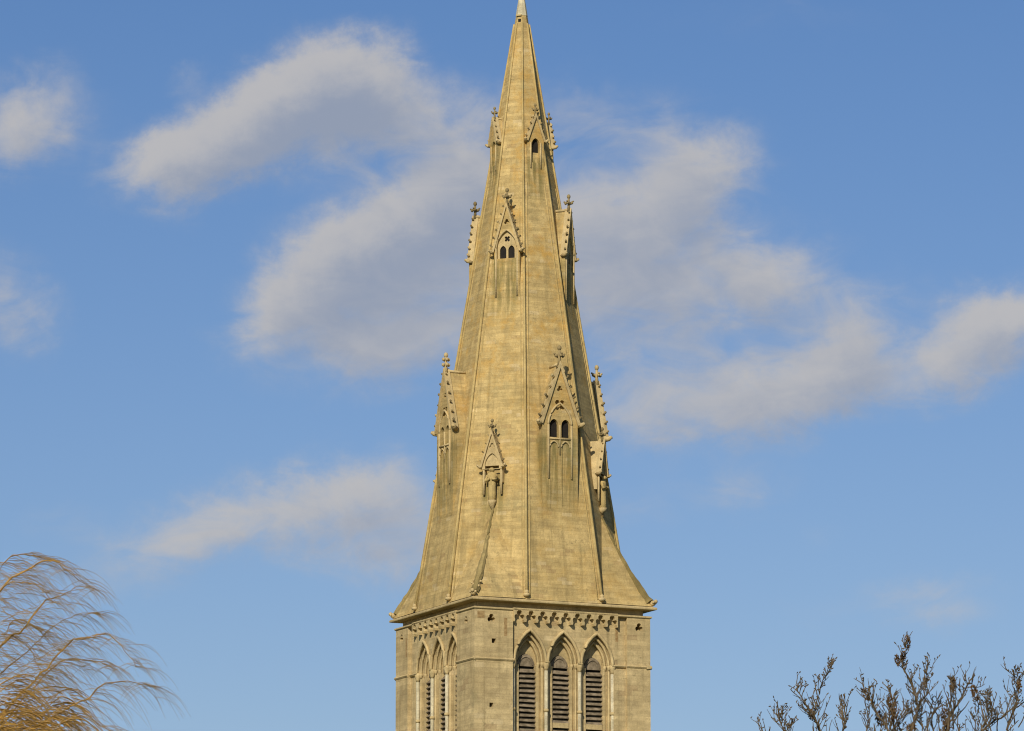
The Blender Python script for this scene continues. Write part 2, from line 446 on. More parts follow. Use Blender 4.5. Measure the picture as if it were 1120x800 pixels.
# -- string course at the springing
def band(bm, F, u0, u1, r_in, r_out, z, h):
    prof = [(r_in, z - h), (r_out - .03, z - h * .55), (r_out, z + h * .1), (r_out - .01, z + h * .45), (r_in, z + h)]
    a = [bm.verts.new(F(u0, r, zz)) for r, zz in prof]; b = [bm.verts.new(F(u1, r, zz)) for r, zz in prof]
    for i in range(len(prof) - 1): bm.faces.new((a[i], a[i + 1], b[i + 1], b[i]))
    bm.faces.new(a[::-1]); bm.faces.new(b)
SZ = -1.95
ro = B + .05
def course(F, u0, u1, r_in, r_out, z, h):
    bm = bmesh.new(); band(bm, F, u0, u1, r_in, r_out, z, h)
    return bm
def corner_course(*lengths):
    bm = bmesh.new()
    for a in lengths: band(bm, *a)
    obj('string_course', bm, M_CARVED, tower)
corner_course((FR, -ro, -B + butt['R'][0] + .02, B - .01, ro, SZ, .065), (FL, B - butt['L'][1] - .02, ro - .004, B - .01, ro, SZ + .001, .063))
corner_course((FR, B - butt['R'][1] - .02, ro, B - .01, ro, SZ, .065), (FBR, -ro, ro, WALL - .02, ro - .004, SZ + .003, .06))
corner_course((FL, -ro, -B + butt['L'][0] + .02, B - .01, ro, SZ, .065))
for key, F in (('R', FR), ('L', FL)):
    cs = centres[key]; u0, u1 = -B + butt[key][0], B - butt[key][1]
    edges = [u0] + [x for c in cs for x in (c - .545, c + .545)] + [u1]
    for i in range(0, len(edges), 2):
        if edges[i + 1] - edges[i] > .03:
            obj('impost', course(F, edges[i], edges[i + 1], WALL - .01, WALL + .09, SZ + .002, .06), M_CARVED, tower)

# -- belfry windows
def rake_tube(path, r, n=6):
    bm = bmesh.new(); tube(bm, path, r, n); return bm
for key, F in (('R', FR), ('L', FL)):
    for c in centres[key]:
        bm = bmesh.new()
        for k in range(1, 4):
            w, h, r0, r1 = ORD[k]
            wo_, ho_ = ORD[k - 1][:2]
            outer = arch(wo_ + .03, ho_ + .04, SPR, SILL - .02, c)
            inner = arch(w, h, SPR if k < 3 else SPR - .05, SILL, c)
            extrude(bm, F, [outer, inner], r0 - .002, r1)
            # roll moulding on each order's edge
        win = obj('belfry_window', bm, M_TOWER, tower)
        for k in range(0, 3):
            w, h, r0, r1 = ORD[k]
            pts = [F(u, r0 + (.012 if k else .03), z) for u, z in arch(w + .02, h + .02, SPR, SILL, c, 12)[2:]]
            obj('arch_moulding', rake_tube(pts, .042 if k else .058, 7), M_CARVED, win, True)
        # nook shafts on the inner orders
        for k in (1, 2):
            w, h, r0, r1 = ORD[k]
            for s in (-1, 1):
                bm = bmesh.new(); uu = c + s * (w + .025)
                tube(bm, [F(uu, r0 + .01, SILL), F(uu, r0 + .01, SPR - .07)], .032, 8)
                obj('shaft', bm, M_CARVED, win, True)
                bm = bmesh.new()
                tube(bm, [F(uu, r0 + .01, SPR - .14), F(uu, r0 + .01, SPR - .07), F(uu, r0 + .01, SPR - .03), F(uu, r0 + .01, SPR + .03)], [.036, .05, .065, .06], 8)
                obj('capital', bm, M_CARVED, win, True)
        # jambs that hold the boards, and the sill piece over them
        for s in (-1, 1):
            bm = bmesh.new(); box(bm, F, c + s * .36 - .045, c + s * .36 + .045, 2.60, 2.91, SILL, SPR - .06); obj('jamb', bm, M_TOWER, win)
        # boards
        bm = bmesh.new()
        z = SILL + .05; i = 0
        while z < SPR - .12:
            half = .325
            tilt = rnd.uniform(-.008, .008); bk = 0 if z < SPR - .12 else -.19
            vs = []
            for (r, zz) in ((2.885, z - .06), (2.897, z - .045), (2.765, z + .085), (2.753, z + .07)):
                vs.append((bm.verts.new(F(c - half, r + bk, zz + tilt)), bm.verts.new(F(c + half, r + bk, zz - tilt))))
            for q in range(4):
                a, b = vs[q], vs[(q + 1) % 4]
                bm.faces.new((a[0], b[0], b[1], a[1]))
            bm.faces.new([v[0] for v in vs][::-1]); bm.faces.new([v[1] for v in vs])
            z += .163
        obj('louvre', bm, M_SLAT, win)
        bm = bmesh.new(); box(bm, F, c - .33, c + .33, 2.665, 2.69, SILL, SPR - .02); box(bm, F, c - .34, c + .34, 2.46, 2.48, SPR - .04, SPR + .4); obj('dark_backing', bm, M_DARK, win)  # near-black sheets paint the dark interior behind the slats
        bm = bmesh.new(); extrude(bm, F, [arch(.31, .36, SPR - .05, SPR - .10, c, 8)], 2.79, 2.755, back=True)
        hb = obj('head_board', bm, M_SLAT, win)
        bm = bmesh.new(); tube(bm, [F(u, 2.80, z_) for u, z_ in arch(.24, .27, SPR - .05, SPR - .10, c, 8)[2:]], .022, 6)
        obj('head_rim', bm, M_SLAT, hb)
        if key == 'R':
            bm = bmesh.new(); zt = -3.98 if c > -.5 else -4.6
            box(bm, F, c - .29, c + .29, 2.80, 2.905, zt - .10, zt + .07); obj('transom', bm, M_CARVED, win)
    # free shafts between the lights
    cs = centres[key]
    for uu in (cs[0] - .60, (cs[0] + cs[1]) / 2, (cs[1] + cs[2]) / 2, cs[2] + .60):
        bm = bmesh.new()
        rr = WALL - .03
        tube(bm, [F(uu, rr, SILL), F(uu, rr, SPR - .1)], .062, 10)
        sh = obj('window_shaft', bm, M_PALE, tower, True)
        bm = bmesh.new(); tube(bm, [F(uu, rr, -3.60), F(uu, rr, -3.57), F(uu, rr, -3.52), F(uu, rr, -3.49)], [.066, .092, .092, .066], 10)
        obj('annulet', bm, M_CARVED, sh, True)
        bm = bmesh.new(); tube(bm, [F(uu, rr, SPR - .24), F(uu, rr, SPR - .17), F(uu, rr, SPR - .1), F(uu, rr, SPR - .02), F(uu, rr, SPR + .05)], [.066, .075, .10, .115, .10], 10)
        obj('capital', bm, M_CARVED, sh, True)

# -- corbel tables: row of little trefoiled arches under the cornice
def corbel_table(F, u0, u1, n):
    p = (u1 - u0) / n
    k = p / .44
    prof = []
    for i in range(n):
        m = u0 + p * (i + .5)
        ptsl = [(-.22 * k, -.66), (-.185 * k, -.66), (-.165 * k, -.58), (-.185 * k, -.54), (-.19 * k, -.48), (-.16 * k, -.43), (-.11 * k, -.42), (-.075 * k, -.435),
                (-.10 * k, -.39), (-.095 * k, -.33), (-.06 * k, -.285), (0, -.27)]
        for u, z in ptsl: prof.append((m + u, z))
        for u, z in ptsl[::-1][1:]: prof.append((m - u, z))
    prof = [q for i, q in enumerate(prof) if i == 0 or (abs(q[0] - prof[i - 1][0]) + abs(q[1] - prof[i - 1][1])) > 1e-4]
    loop = prof + [(u1, -.20), (u0, -.20)]
    bm = bmesh.new()
    extrude(bm, F, [loop], B + .05, WALL - .02, back=False)
    o = obj('corbel_table', bm, M_CARVED, tower)
corbel_table(FR, -B + butt['R'][0] + .005, B - butt['R'][1] - .36, 9)
corbel_table(FL, -B + butt['L'][0] + .45, B - butt['L'][1] - .005, 8)

# -- cornice
bm = bmesh.new()
prof = [(WALL - .3, -.31), (B + .02, -.30), (B + .05, -.275), (B + .05, -.235), (B + .0, -.215), (B - .18, -.20), (B - .18, -.03), (B + .10, -.02), (B + .17, -.01), (B + .18, .015), (B + .18, .05), (B + .155, .072), (B + .06, .10), (WALL - .3, .105)]
rings = []
for r, z in prof:
    rings.append([bm.verts.new(FR(a * r, b * r, z)) for a, b in ((-1, 1), (1, 1), (1, -1), (-1, -1))])
for i in range(len(rings) - 1):
    for k in range(4): bm.faces.new((rings[i][k], rings[i][(k + 1) % 4], rings[i + 1][(k + 1) % 4], rings[i + 1][k]))
obj('cornice', bm, M_CARVED, tower)

# ------------------------------------------------------------------ spire
ZB, ZC = .10, 20.9
def pol(phi, r, z): return up(Frame(phi))(0, r, z)
bm = bmesh.new()
levels = [ZB + (ZC - ZB) * i / 26 for i in range(27)]
rings = [[bm.verts.new(pol(22.5 + 45 * k, rad_at(z), z)) for k in range(8)] for z in levels]
for i in range(26):
    for k in range(8): bm.faces.new((rings[i][k], rings[i][(k + 1) % 8], rings[i + 1][(k + 1) % 8], rings[i + 1][k]))
spire = obj('spire', bm, M_SPIRE, tower)
bm = bmesh.new()
rg = [[bm.verts.new(pol(22.5 + 45 * k, rad_at(z) + .012, z)) for k in range(8)] for z in (ZC - .01, ZC + .6, 22.0)]
for i in range(2):
    for k in range(8): bm.faces.new((rg[i][k], rg[i][(k + 1) % 8], rg[i + 1][(k + 1) % 8], rg[i + 1][k]))
bm.faces.new(rg[-1]); bm.faces.new(rg[0][::-1])
cap = obj('spire_cap', bm, M_PALE, tower)
bm = bmesh.new()
tube(bm, [pol(0, 0, 21.95), pol(0, 0, 22.2), pol(0, 0, 22.35), pol(0, 0, 22.55), pol(0, 0, 22.9)], [.05, .12, .13, .05, .03], 8)
obj('finial', bm, M_CARVED, cap, True)
bm = bmesh.new()
tube(bm, [pol(0, 0, 22.6), pol(0, 0, 24.0)], .02, 6)
tube(bm, [FR(-.35, 0, 23.4), FR(.35, 0, 23.4)], .018, 6)
obj('weather_vane', bm, M_DARK, cap)
bm = bmesh.new()
fs = up(Frame(-45)); box(bm, fs, -.05, .05, apo(20.68) - .1, apo(20.68) + .006, 20.62, 20.75)
obj('vent_hole_dark', bm, M_DARK, spire)  # solid near-black block, the shade inside a small hole put in as colour
bm = bmesh.new(); box(bm, fs, -.12, .07, apo(20.9) - .1, apo(20.9) + .07, 20.86, 20.91); obj('ledge', bm, M_CARVED, spire)

# roll on each arris, with a stop at its foot
for k in range(8):
    ph = 22.5 + 45 * k
    bm = bmesh.new()
    zs = [ZB + .12 + (20.6 - ZB - .12) * i / 14 for i in range(15)]
    tube(bm, [pol(ph, rad_at(z) + .030 * (1 - .5 * i / 14), z) for i, z in enumerate(zs)], [(.060 - .026 * i / 14) * rnd.uniform(.95, 1.05) for i in range(15)], 8)
    rib = obj('rib', bm, M_RIB, tower, True)
    for s in (-1, 1):      # thin fillet on either side of the roll
        bm = bmesh.new(); Fs = up(Frame(ph + s * 22.5))
        tube(bm, [Fs(-s * (rad_at(z) * math.sin(R_(22.5)) - .13), apo(z) - .002, z) for z in zs[:11]], .024, 6)
        obj('fillet', bm, M_RIB, rib, True)
    bm = bmesh.new()
    p = pol(ph, rad_at(.2) + .03, .24)
    knob(bm, p, .11, (1.1, 1.1, .7)); knob(bm, p + Vector((0, 0, .1)), .075)
    obj('rib_stop', bm, M_CARVED, rib, True)

# broaches over the four corners
ZA = 3.35
for phi in (-45, 45, 135, 225):
    bm = bmesh.new(); F = up(Frame(phi))
    kr = (B + .085) * math.sqrt(2)
    K = F(0, kr, .11)
    A = F(0, apo(ZA) - .02, ZA)
    V1, V2 = pol(phi - 22.5, rad_at(ZB), ZB + .02), pol(phi + 22.5, rad_at(ZB), ZB + .02)
    steps = 6
    ridge, l1, l2 = [], [], []
    for i in range(steps + 1):
        t = i / steps
        sag = .13 * math.sin(math.pi * t)
        q = K.lerp(A, t); q = q - F(0, 1, -Z0) * sag
        ridge.append(bm.verts.new(q))
        l1.append(bm.verts.new(V1.lerp(A, t) - F(0, 1, -Z0) * .02)); l2.append(bm.verts.new(V2.lerp(A, t) - F(0, 1, -Z0) * .02))
    for i in range(steps):
        bm.faces.new((l1[i], ridge[i], ridge[i + 1], l1[i + 1])); bm.faces.new((ridge[i], l2[i], l2[i + 1], ridge[i + 1]))
    pts = [v.co.copy() for v in ridge]
    bro = obj('broach', bm, M_SPIRE, tower)
    bm = bmesh.new()
    n_ = 24; rp = []
    for i in range(n_ + 1):
        t = i / n_ * (len(pts) - 1); j = min(int(t), len(pts) - 2)
        rp.append(pts[j].lerp(pts[j + 1], t - j) + Vector((rnd.uniform(-.015, .015), rnd.uniform(-.015, .015), 0)) - F(0, 1, -Z0) * .05 * (1 - i / n_))
    tube(bm, rp[1:], [(.155 - .115 * min(1, i / (n_ * .8))) * rnd.uniform(.82, 1.15) for i in range(1, n_ + 1)], 7); obj('ridge_roll', bm, M_BROACH, bro)
    bm = bmesh.new()
    q = F(0, kr - .02, .22)
    knob(bm, q, .10); knob(bm, q + F(0, .10, .06 - Z0), .07); knob(bm, q + F(-.09, .05, .02 - Z0), .055, seg=5); knob(bm, q + F(.09, .05, .02 - Z0), .055, seg=5)
    obj('carved_stop', bm, M_CARVED, bro, True)
    if phi == -45:      # leaf carving low on the near ridge
        bm = bmesh.new()
        for i in range(9):
            t = rnd.uniform(.07, .17); c0 = K.lerp(A, t) - F(0, 1, -Z0) * .07
            knob(bm, c0 + F(rnd.uniform(-.16, .16), .03, rnd.uniform(-.05, .05) - Z0), rnd.uniform(.04, .07), (1, 1, .8), 5)
        obj('leaf_carving', bm, M_CARVED, bro)

# ------------------------------------------------------------------ lucarnes
def crocket(F, u, r, z, s, size):
    bm = bmesh.new()
    pts = [F(u, r, z), F(u + s * size * .5, r + size * .15, z + size * .15), F(u + s * size * .95, r + size * .3, z + size * .5), F(u + s * size * .75, r + size * .4, z + size * .85)]
    tube(bm, pts, [size * .32, size * .30, size * .36, size * .18], 6)
    knob(bm, F(u + s * size * .8, r + size * .35, z + size * .55), size * .4, seg=5)
    return bm

def finial(F, r, z, h, style=0):
    bm = bmesh.new()
    tube(bm, [F(0, r, z - .1), F(0, r, z + h * .35), F(0, r, z + h * .8)], [h * .13, h * .085, h * .07], 8)
    lv = ((.30, .17), (.62, .15)) if style else ((.42, .22),)
    for zz, rr in lv:
        for a in range(4):
            kx, ky = ((1, 0), (-1, 0), (0, 1), (0, -1))[a]
            knob(bm, F(kx * h * rr, r + ky * h * rr, z + h * zz), h * .115, (1, 1, 1.1), 5)
            if not style:
                knob(bm, F(kx * h * (rr + .10), r + ky * h * (rr + .1), z + h * (zz + .1)), h * .07, (1, 1, 1), 5)
    knob(bm, F(0, r, z + h * .88), h * .13, (1, 1, 1.3), 8)
    return bm

def gable(parent, F, r, w, ze, za, cop, ncr, csize, stub):
    """raking coping, crockets and stub corbels of a gable whose front face is at r"""
    bm = bmesh.new()
    L = math.hypot(w, za - ze)
    nx, nz = (za - ze) / L, w / L
    for s in (-1, 1):
        outl = [(s * (w + cop), ze - .04), (s * (w - cop * .1), ze - .06), (0, za - cop * 1.2), (0, za + cop * 1.1)]
        if s < 0: outl = outl[::-1]
        outl = [(u + s * .001, z) for u, z in outl]
        extrude(bm, F, [outl], r + .07, r - .16, back=True)
    obj('coping', bm, M_CARVED, parent)
    for s in (-1, 1):
        for i in range(ncr):
            t = (i + .55) / (ncr + .2)
            u = s * (w + cop) * (1 - t); z = ze + (za - ze + cop) * t
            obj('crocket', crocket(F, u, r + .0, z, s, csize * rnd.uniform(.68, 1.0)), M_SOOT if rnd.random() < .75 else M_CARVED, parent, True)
        bm = bmesh.new()
        u = s * (w + cop * .5)
        tube(bm, [F(u - s * .02, r - .1, ze - .06), F(u + s * stub * .5, r + .05, ze - .03), F(u + s * stub, r + .10, ze + .03)], [stub * .55, stub * .5, stub * .3], 7)
        knob(bm, F(u + s * stub * .8, r + .09, ze + .0), stub * .42, (1, 1, .9), 5)
        obj('eaves_corbel', bm, M_CARVED, parent, True)

def lucarne(phi, tier):
    F0 = up(Frame(phi))
    off = {(0, 1): .07, (-45, 2): .09, (0, 3): .03}.get((phi, tier), 0.0)   # old masonry is never quite true to centre
    F = lambda u, r, z: F0(u + off, r, z)
    if tier == 1: rf, zb, ze, za, w, fh = 2.87, 2.9, 6.20, 8.20, .66, .58
    elif tier == 2: rf, zb, ze, za, w, fh = 1.74, 10.35, 12.30, 13.90, .46, .50
    else: rf, zb, ze, za, w, fh = 1.06, 14.9, 16.30, 17.16, .31, .36
    bm = bmesh.new()
    rear_e, rear_a = apo(ze) - .25, apo(za) - .12
    outline = [(-w, zb), (w, zb), (w, ze), (0, za), (-w, ze)]
    holes = []
    if tier == 1:
        for c in (-.215, .215):
            holes.append(arch(.155, .20, 6.12, 5.70, c, 6))
            holes.append(arch(.135, .20, 5.40, zb + .35, c, 6))
        holes.append(foil(0, 6.80, .21, 4, 45))
        holes.append(foil(0, 7.35, .11, 3, 90))
    elif tier == 2:
        holes.append(arch(.345, .58, 12.38, 12.02, 0, 10))
        holes.append(foil(0, 13.28, .10, 3, 90))
    else:
        holes.append(arch(.14, .20, 16.16, 15.50, 0, 6))
    extrude(bm, F, [outline] + holes, rf, rf - .12)
    # body behind the front plate, running back into the spire
    extrude(bm, F, [[(-w + .002, zb), (w - .002, zb), (w - .002, ze + .002), (-w + .002, ze + .002)]], rf - .125, rear_e)
    extrude(bm, F, [[(-w + .004, ze), (w - .004, ze), (0, za - .01)]], rf - .125, rear_a)
    luc = obj('lucarne', bm, M_SPIRE, tower)
    if tier == 1:
        bm = bmesh.new(); extrude(bm, F, [[(-.40, 3.0), (.40, 3.0), (.40, 5.645), (-.40, 5.645)]], rf - .03, rf - .12); obj('blind_panel', bm, M_SPIRE, luc)
        bm = bmesh.new(); extrude(bm, F, [[(-.40, 5.66), (.40, 5.66), (.40, 6.34), (-.40, 6.34)]], rf - .119, rf - .1245); obj('opening', bm, M_DARK, luc)  # near-black panel paints the unlit inside of the two lights
        bm = bmesh.new()
        for c in (-.215, .215): tube(bm, [F(u, rf + .0, z) for u, z in arch(.165, .21, 5.36, 5.2, c, 6)[2:]], .03, 6)
        for u in (-.43, 0, .43): tube(bm, [F(u, rf + (.012 if u else -.01), 5.1 if u == 0 else 4.3), F(u, rf + .012, 6.12)], .04 if u else .035, 7)
        pts = [F(u, rf + .012, z) for u, z in arch(.43, .74, 6.12, 6, 0, 10)[2:]]
        tube(bm, pts, .04, 6)
        obj('tracery', bm, M_CARVED, luc, True)
        bm = bmesh.new(); tube(bm, [F(-.44, rf + .01, 5.65), F(.44, rf + .01, 5.65)], .035, 6); obj('transom', bm, M_CARVED, luc, True)
        gable(luc, F, rf, w, ze, za, .10, 6, .125, .17)
    elif tier == 2:
        bm = bmesh.new()
        hl = [arch(.115, .17, 12.30, 12.03, c, 6) for c in (-.15, .15)] + [foil(0, 12.70, .11, 4, 45)]
        extrude(bm, F, [arch(.35, .585, 12.38, 12.015, 0, 10)] + hl, rf - .055, rf - .10)
        obj('tracery', bm, M_CARVED, luc)
        bm = bmesh.new(); extrude(bm, F, [arch(.35, .58, 12.38, 12.0, 0, 8)], rf - .108, rf - .118); obj('opening', bm, M_DARK, luc)  # dark of the interior painted on a panel behind the tracery
        bm = bmesh.new()
        tube(bm, [F(u, rf + .012, z) for u, z in arch(.375, .62, 12.38, 12.0, 0, 10)[2:]], .032, 6)
        for u in (-.385, .385): tube(bm, [F(u, rf + .01, 10.7), F(u, rf + .01, 12.4)], .034, 6)
        obj('jamb_shaft', bm, M_CARVED, luc, True)
        gable(luc, F, rf, w, ze, za, .075, 6, .105, .13)
    else:
        bm = bmesh.new(); extrude(bm, F, [[(-.16, 15.45), (.16, 15.45), (.16, 16.38), (-.16, 16.38)]], rf - .115, rf - .123); obj('opening', bm, M_DARK, luc)  # near-black panel standing in for the shade inside the lancet
        bm = bmesh.new()
        for u in (-.19, .19): tube(bm, [F(u, rf + .008, 15.3), F(u, rf + .008, 16.2)], .028, 6)
        obj('jamb_shaft', bm, M_CARVED, luc, True)
        gable(luc, F, rf, w, ze, za, .06, 4, .095, .11)
    bm = bmesh.new(); bm.free()
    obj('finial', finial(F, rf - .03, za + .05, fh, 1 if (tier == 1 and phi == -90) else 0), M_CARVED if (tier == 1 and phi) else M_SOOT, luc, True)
    bm = bmesh.new()
    tube(bm, [F(0, rf - .05, za + .02), F(0, rear_a, za + .0)], .05 if tier < 3 else .035, 6)
    obj('ridge_roll', bm, M_CARVED, luc, True)
    return luc

for phi in (0, -90, 90): lucarne(phi, 1)
for phi in (-45, 45, -135): lucarne(phi, 2)
for phi in (0, -90, 90): lucarne(phi, 3)

# ------------------------------------------------------------------ niches with statues at the heads of the broaches
def statue(F, r, z, h):
    """robed standing saint, one continuous lathed-and-shaped stone figure"""
    bm = bmesh.new()
    prof = [(0, .10, .10), (.03, .125, .12), (.25, .13, .12), (.45, .125, .11), (.58, .13, .11), (.70, .16, .12), (.79, .175, .115), (.835, .13, .10),
            (.85, .065, .065), (.87, .062, .062), (.89, .085, .09), (.93, .098, .105), (.97, .085, .09), (.995, .04, .045), (1.0, .005, .005)]
    rings = []
    for t, a, b in prof:
        ring = []
        for k in range(14):
            ang = 2 * math.pi * k / 14
            fold = 1 + (.07 * math.cos(7 * ang) if t < .55 else 0)
            ring.append(bm.verts.new(F(a * fold * math.cos(ang), r + b * fold * math.sin(ang) + (.03 if t > .86 else 0), z + t * h)))
        rings.append(ring)
    for i in range(len(rings) - 1):
        for k in range(14): bm.faces.new((rings[i][k], rings[i][(k + 1) % 14], rings[i + 1][(k + 1) % 14], rings[i + 1][k]))
    bm.faces.new(rings[0][::-1])
    for s in (-1, 1):   # forearms folded to the chest
        tube(bm, [F(s * .17, r + .02, z + h * .76), F(s * .20, r + .07, z + h * .60), F(s * .04, r + .16, z + h * .64)], [.06, .055, .04], 7)
    knob(bm, F(0, r + .145, z + h * .925), .018, seg=5)
    return bm

def niche(phi):
    F = up(Frame(phi))
    rf, ze, za, w = 2.93, 4.72, 5.86, .36
    bm = bmesh.new()
    extrude(bm, F, [[(-w, ze - .12), (w, ze - .12), (w, ze), (0, za), (-w, ze)], arch(.25, .40, ze + .02, ze - .10, 0, 7), foil(0, ze + .66, .10, 3, 90)], rf, rf - .05)
    extrude(bm, F, [[(-w + .003, ze + .0), (w - .003, ze + .0), (0, za - .01)]], rf - .055, apo(za) - .2)
    for s in (-1, 1):
        box(bm, F, s * w - (.09 if s > 0 else 0), s * w + (0 if s > 0 else .09), apo(ze) - .3, rf - .101, 4.15, ze)
    nc = obj('niche', bm, M_CARVED, tower)
    gable(nc, F, rf, w, ze, za, .06, 4, .09, .11)
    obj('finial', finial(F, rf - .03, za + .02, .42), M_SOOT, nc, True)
    obj('statue', statue(F, 2.91, 3.55, 1.10), M_RIB, nc, True)
    bm = bmesh.new()
    tube(bm, [F(0, apo(3.2) - .1, 3.16), F(0, 2.90, 3.30), F(0, 2.91, 3.44), F(0, 2.91, 3.55)], [.03, .06, .12, .145], 10)
    obj('pedestal', bm, M_CARVED, nc, True)
    for s in (-1, 1):
        bm = bmesh.new(); tube(bm, [F(s * .31, rf - .06, 3.75), F(s * .31, rf - .06, ze - .1)], .04, 7); obj('shaft', bm, M_CARVED, nc, True)
for phi in (-45, 45, -135): niche(phi)

# ------------------------------------------------------------------ ground
m, N, b = new_mat('churchyard_grass')
tc = N.new('ShaderNodeTexCoord')
n1 = N.noise(tc.outputs['Object'], .08, 6, .6)[0]; n2 = N.noise(tc.outputs['Object'], 6, 5, .7)[0]
N.put(b.inputs['Base Color'], N.mix(N.ramp(N.math('ADD', N.math('MULTIPLY', n1, .6), N.math('MULTIPLY', n2, .4)), .35, .65), (.035, .06, .015), (.09, .10, .035)))
b.inputs['Roughness'].default_value = .95
bm = bmesh.new()
bmesh.ops.create_circle(bm, cap_ends=True, segments=96, radius=6000)
g = obj('ground', bm, m)
g['kind'] = 'structure'

# ------------------------------------------------------------------ trees
def bark(name, c1, c2): return plain(name, c1, c2, 14, .9)
M_WBARK = bark('willow_bark', (.10, .075, .045), (.20, .14, .07))
M_WTWIG = bark('willow_twigs', (.20, .115, .035), (.48, .27, .055))
M_WFINE = bark('willow_fine_twigs', (.26, .165, .06), (.42, .27, .095))
M_RBARK = bark('bare_tree_bark', (.062, .045, .025), (.15, .105, .055))
M_CLUMP = bark('dry_seed_clusters', (.05, .03, .015), (.17, .095, .035))

def bend(p0, p1, k, amt, r=rnd):
    """points from p0 to p1 with a little wander"""
    out = []
    for i in range(k + 1):
        t = i / k
        q = p0.lerp(p1, t)
        e = math.sin(math.pi * t) * amt
        out.append(q + Vector((r.uniform(-e, e), r.uniform(-e, e), r.uniform(-e, e))))
    return out

def smooth(pts, n=4):
    """Catmull-Rom through the given points"""
    P = [pts[0]] + list(pts) + [pts[-1]]
    out = []
    for i in range(1, len(P) - 2):
        for k in range(n):
            t = k / n
            a, b_, c, d = P[i - 1], P[i], P[i + 1], P[i + 2]
            out.append(.5 * ((2 * b_) + (c - a) * t + (2 * a - 5 * b_ + 4 * c - d) * t * t + (3 * b_ - a - 3 * c + d) * t ** 3))
    out.append(P[-2])
    return out

# --- weeping willow, wind blown to the right
WY = 55.0
wil = bpy.data.objects.new('willow_tree', None); col.objects.link(wil)
wbase = survey(-230, 800, WY); wbase.z = 0
wil.location = wbase
wil['label'] = 'bare willow with long drooping yellow-brown twigs left of the church tower'
wil['category'] = 'tree'
def wl(v): return v - wbase
fork = Vector((wbase.x + .15, wbase.y, 3.4))
bm = bmesh.new()
tube(bm, [wl(p) for p in (wbase + Vector((0, 0, -.3)), wbase + Vector((.02, 0, .3)), wbase + Vector((.05, .03, 1.6)), fork, fork + Vector((.2, .1, 1.3)))], [.55, .42, .34, .30, .2], 14)
obj('trunk', bm, M_WBARK, wil, True)

tw = bmesh.new(); fine = bmesh.new()
def droop(p, L, side, r0, target, spread=.45):
    """one hanging twig, swept by the wind towards +x"""
    d = Vector((side * rnd.uniform(.5, 1.0), rnd.uniform(-spread, spread), rnd.uniform(-.15, .45))).normalized()
    pts = [p.copy()]; q = p.copy(); n = 6
    for i in range(n):
        d = (d + Vector((.06 * side, 0, -.30)) + Vector((rnd.uniform(-.13, .13), rnd.uniform(-.13, .13), rnd.uniform(-.08, .08)))).normalized()
        q = q + d * (L / n); pts.append(q.copy())
    tube(target, [wl(x) for x in pts], [r0 * (1 - .75 * i / n) for i in range(n + 1)], 3, False)
    return pts
wb = [  # limbs surveyed as image paths, with an offset in depth
    ([(-60, 760), (-20, 665), (12, 612), (32, 608), (66, 616)], .4, 2.2),
    ([(-50, 730), (0, 648), (30, 622), (55, 615), (76, 626), (98, 640)], -.3, 3.2),
    ([(-60, 770), (0, 706), (22, 688), (45, 662), (62, 650), (85, 640)], .1, 3.6),
    ([(-40, 840), (18, 765), (50, 730), (75, 703), (92, 697), (112, 695), (136, 708), (146, 735)], -.2, 3.0),
    ([(20, 810), (65, 775), (93, 761), (113, 749), (143, 744), (170, 752)], .3, 2.8),
    ([(0, 800), (50, 735), (75, 725), (100, 720), (116, 728)], .6, 2.0),
    ([(-70, 720), (-20, 672), (10, 640), (40, 640), (60, 660)], -.8, 2.2),
    ([(-60, 760), (-10, 720), (20, 682), (40, 690), (60, 715)], .9, 2.2),
    ([(-70, 800), (-20, 760), (20, 735), (45, 740), (60, 760)], -.6, 2.4),
    ([(-40, 860), (10, 800), (50, 775), (90, 782), (125, 800)], .2, 2.6),
    ([(-60, 850), (-10, 800), (20, 780), (60, 790), (90, 810)], -.9, 2.6),
    ([(-80, 780), (-30, 715), (0, 690), (30, 710), (40, 740)], .2, 2.0),
    ([(-80, 700), (-40, 640), (-8, 620), (18, 622), (36, 640)], .7, 2.0),
    ([(-60, 800), (-10, 745), (25, 715), (55, 690), (78, 672), (100, 668)], .5, 2.0),
]
px = WY / FPX           # metres per pixel there
for path, dy, wid in wb:
    pts = [survey(a, b_, WY + dy * (.4 + .6 * i / len(path))) for i, (a, b_) in enumerate(path)]
    pts = [p + Vector((rnd.uniform(-.04, .04), rnd.uniform(-.1, .1), rnd.uniform(-.04, .04))) for p in pts]
    pts = [p + Vector((rnd.uniform(-.012, .012), 0, rnd.uniform(-.012, .012))) for p in smooth(pts, 5)]
    start = fork + Vector((.1, dy * .2, .4))
    pre = [start.lerp(pts[0], t) + Vector((0, 0, .5 * math.sin(math.pi * t))) for t in (0, .33, .66)]
    allp = pre + pts
    n = len(allp)
    rad = [max(.0035, (wid * .47 * px) * (2.2 if i < 3 else 1) * (1 - .88 * max(0, i - 3) / (n - 3))) for i in range(n)]
    bm = bmesh.new(); tube(bm, [wl(p) for p in allp], rad, 6); obj('limb', bm, M_WTWIG, wil, True)
    for i in range(4, n):
        t = (i - 4) / (n - 4)
        for k in range(rnd.choice((1, 2, 3, 4))):
            p = allp[i].lerp(allp[min(i + 1, n - 1)], rnd.random())
            tp = droop(p, rnd.uniform(.2, .95) * (1.0 - .40 * t), 1 if rnd.random() < .82 else -1, rnd.uniform(.0022, .0036), fine)
            if rnd.random() < .45:
                j = rnd.randint(1, 3)
                droop(tp[j], rnd.uniform(.25, .5), 1, .0026, fine)
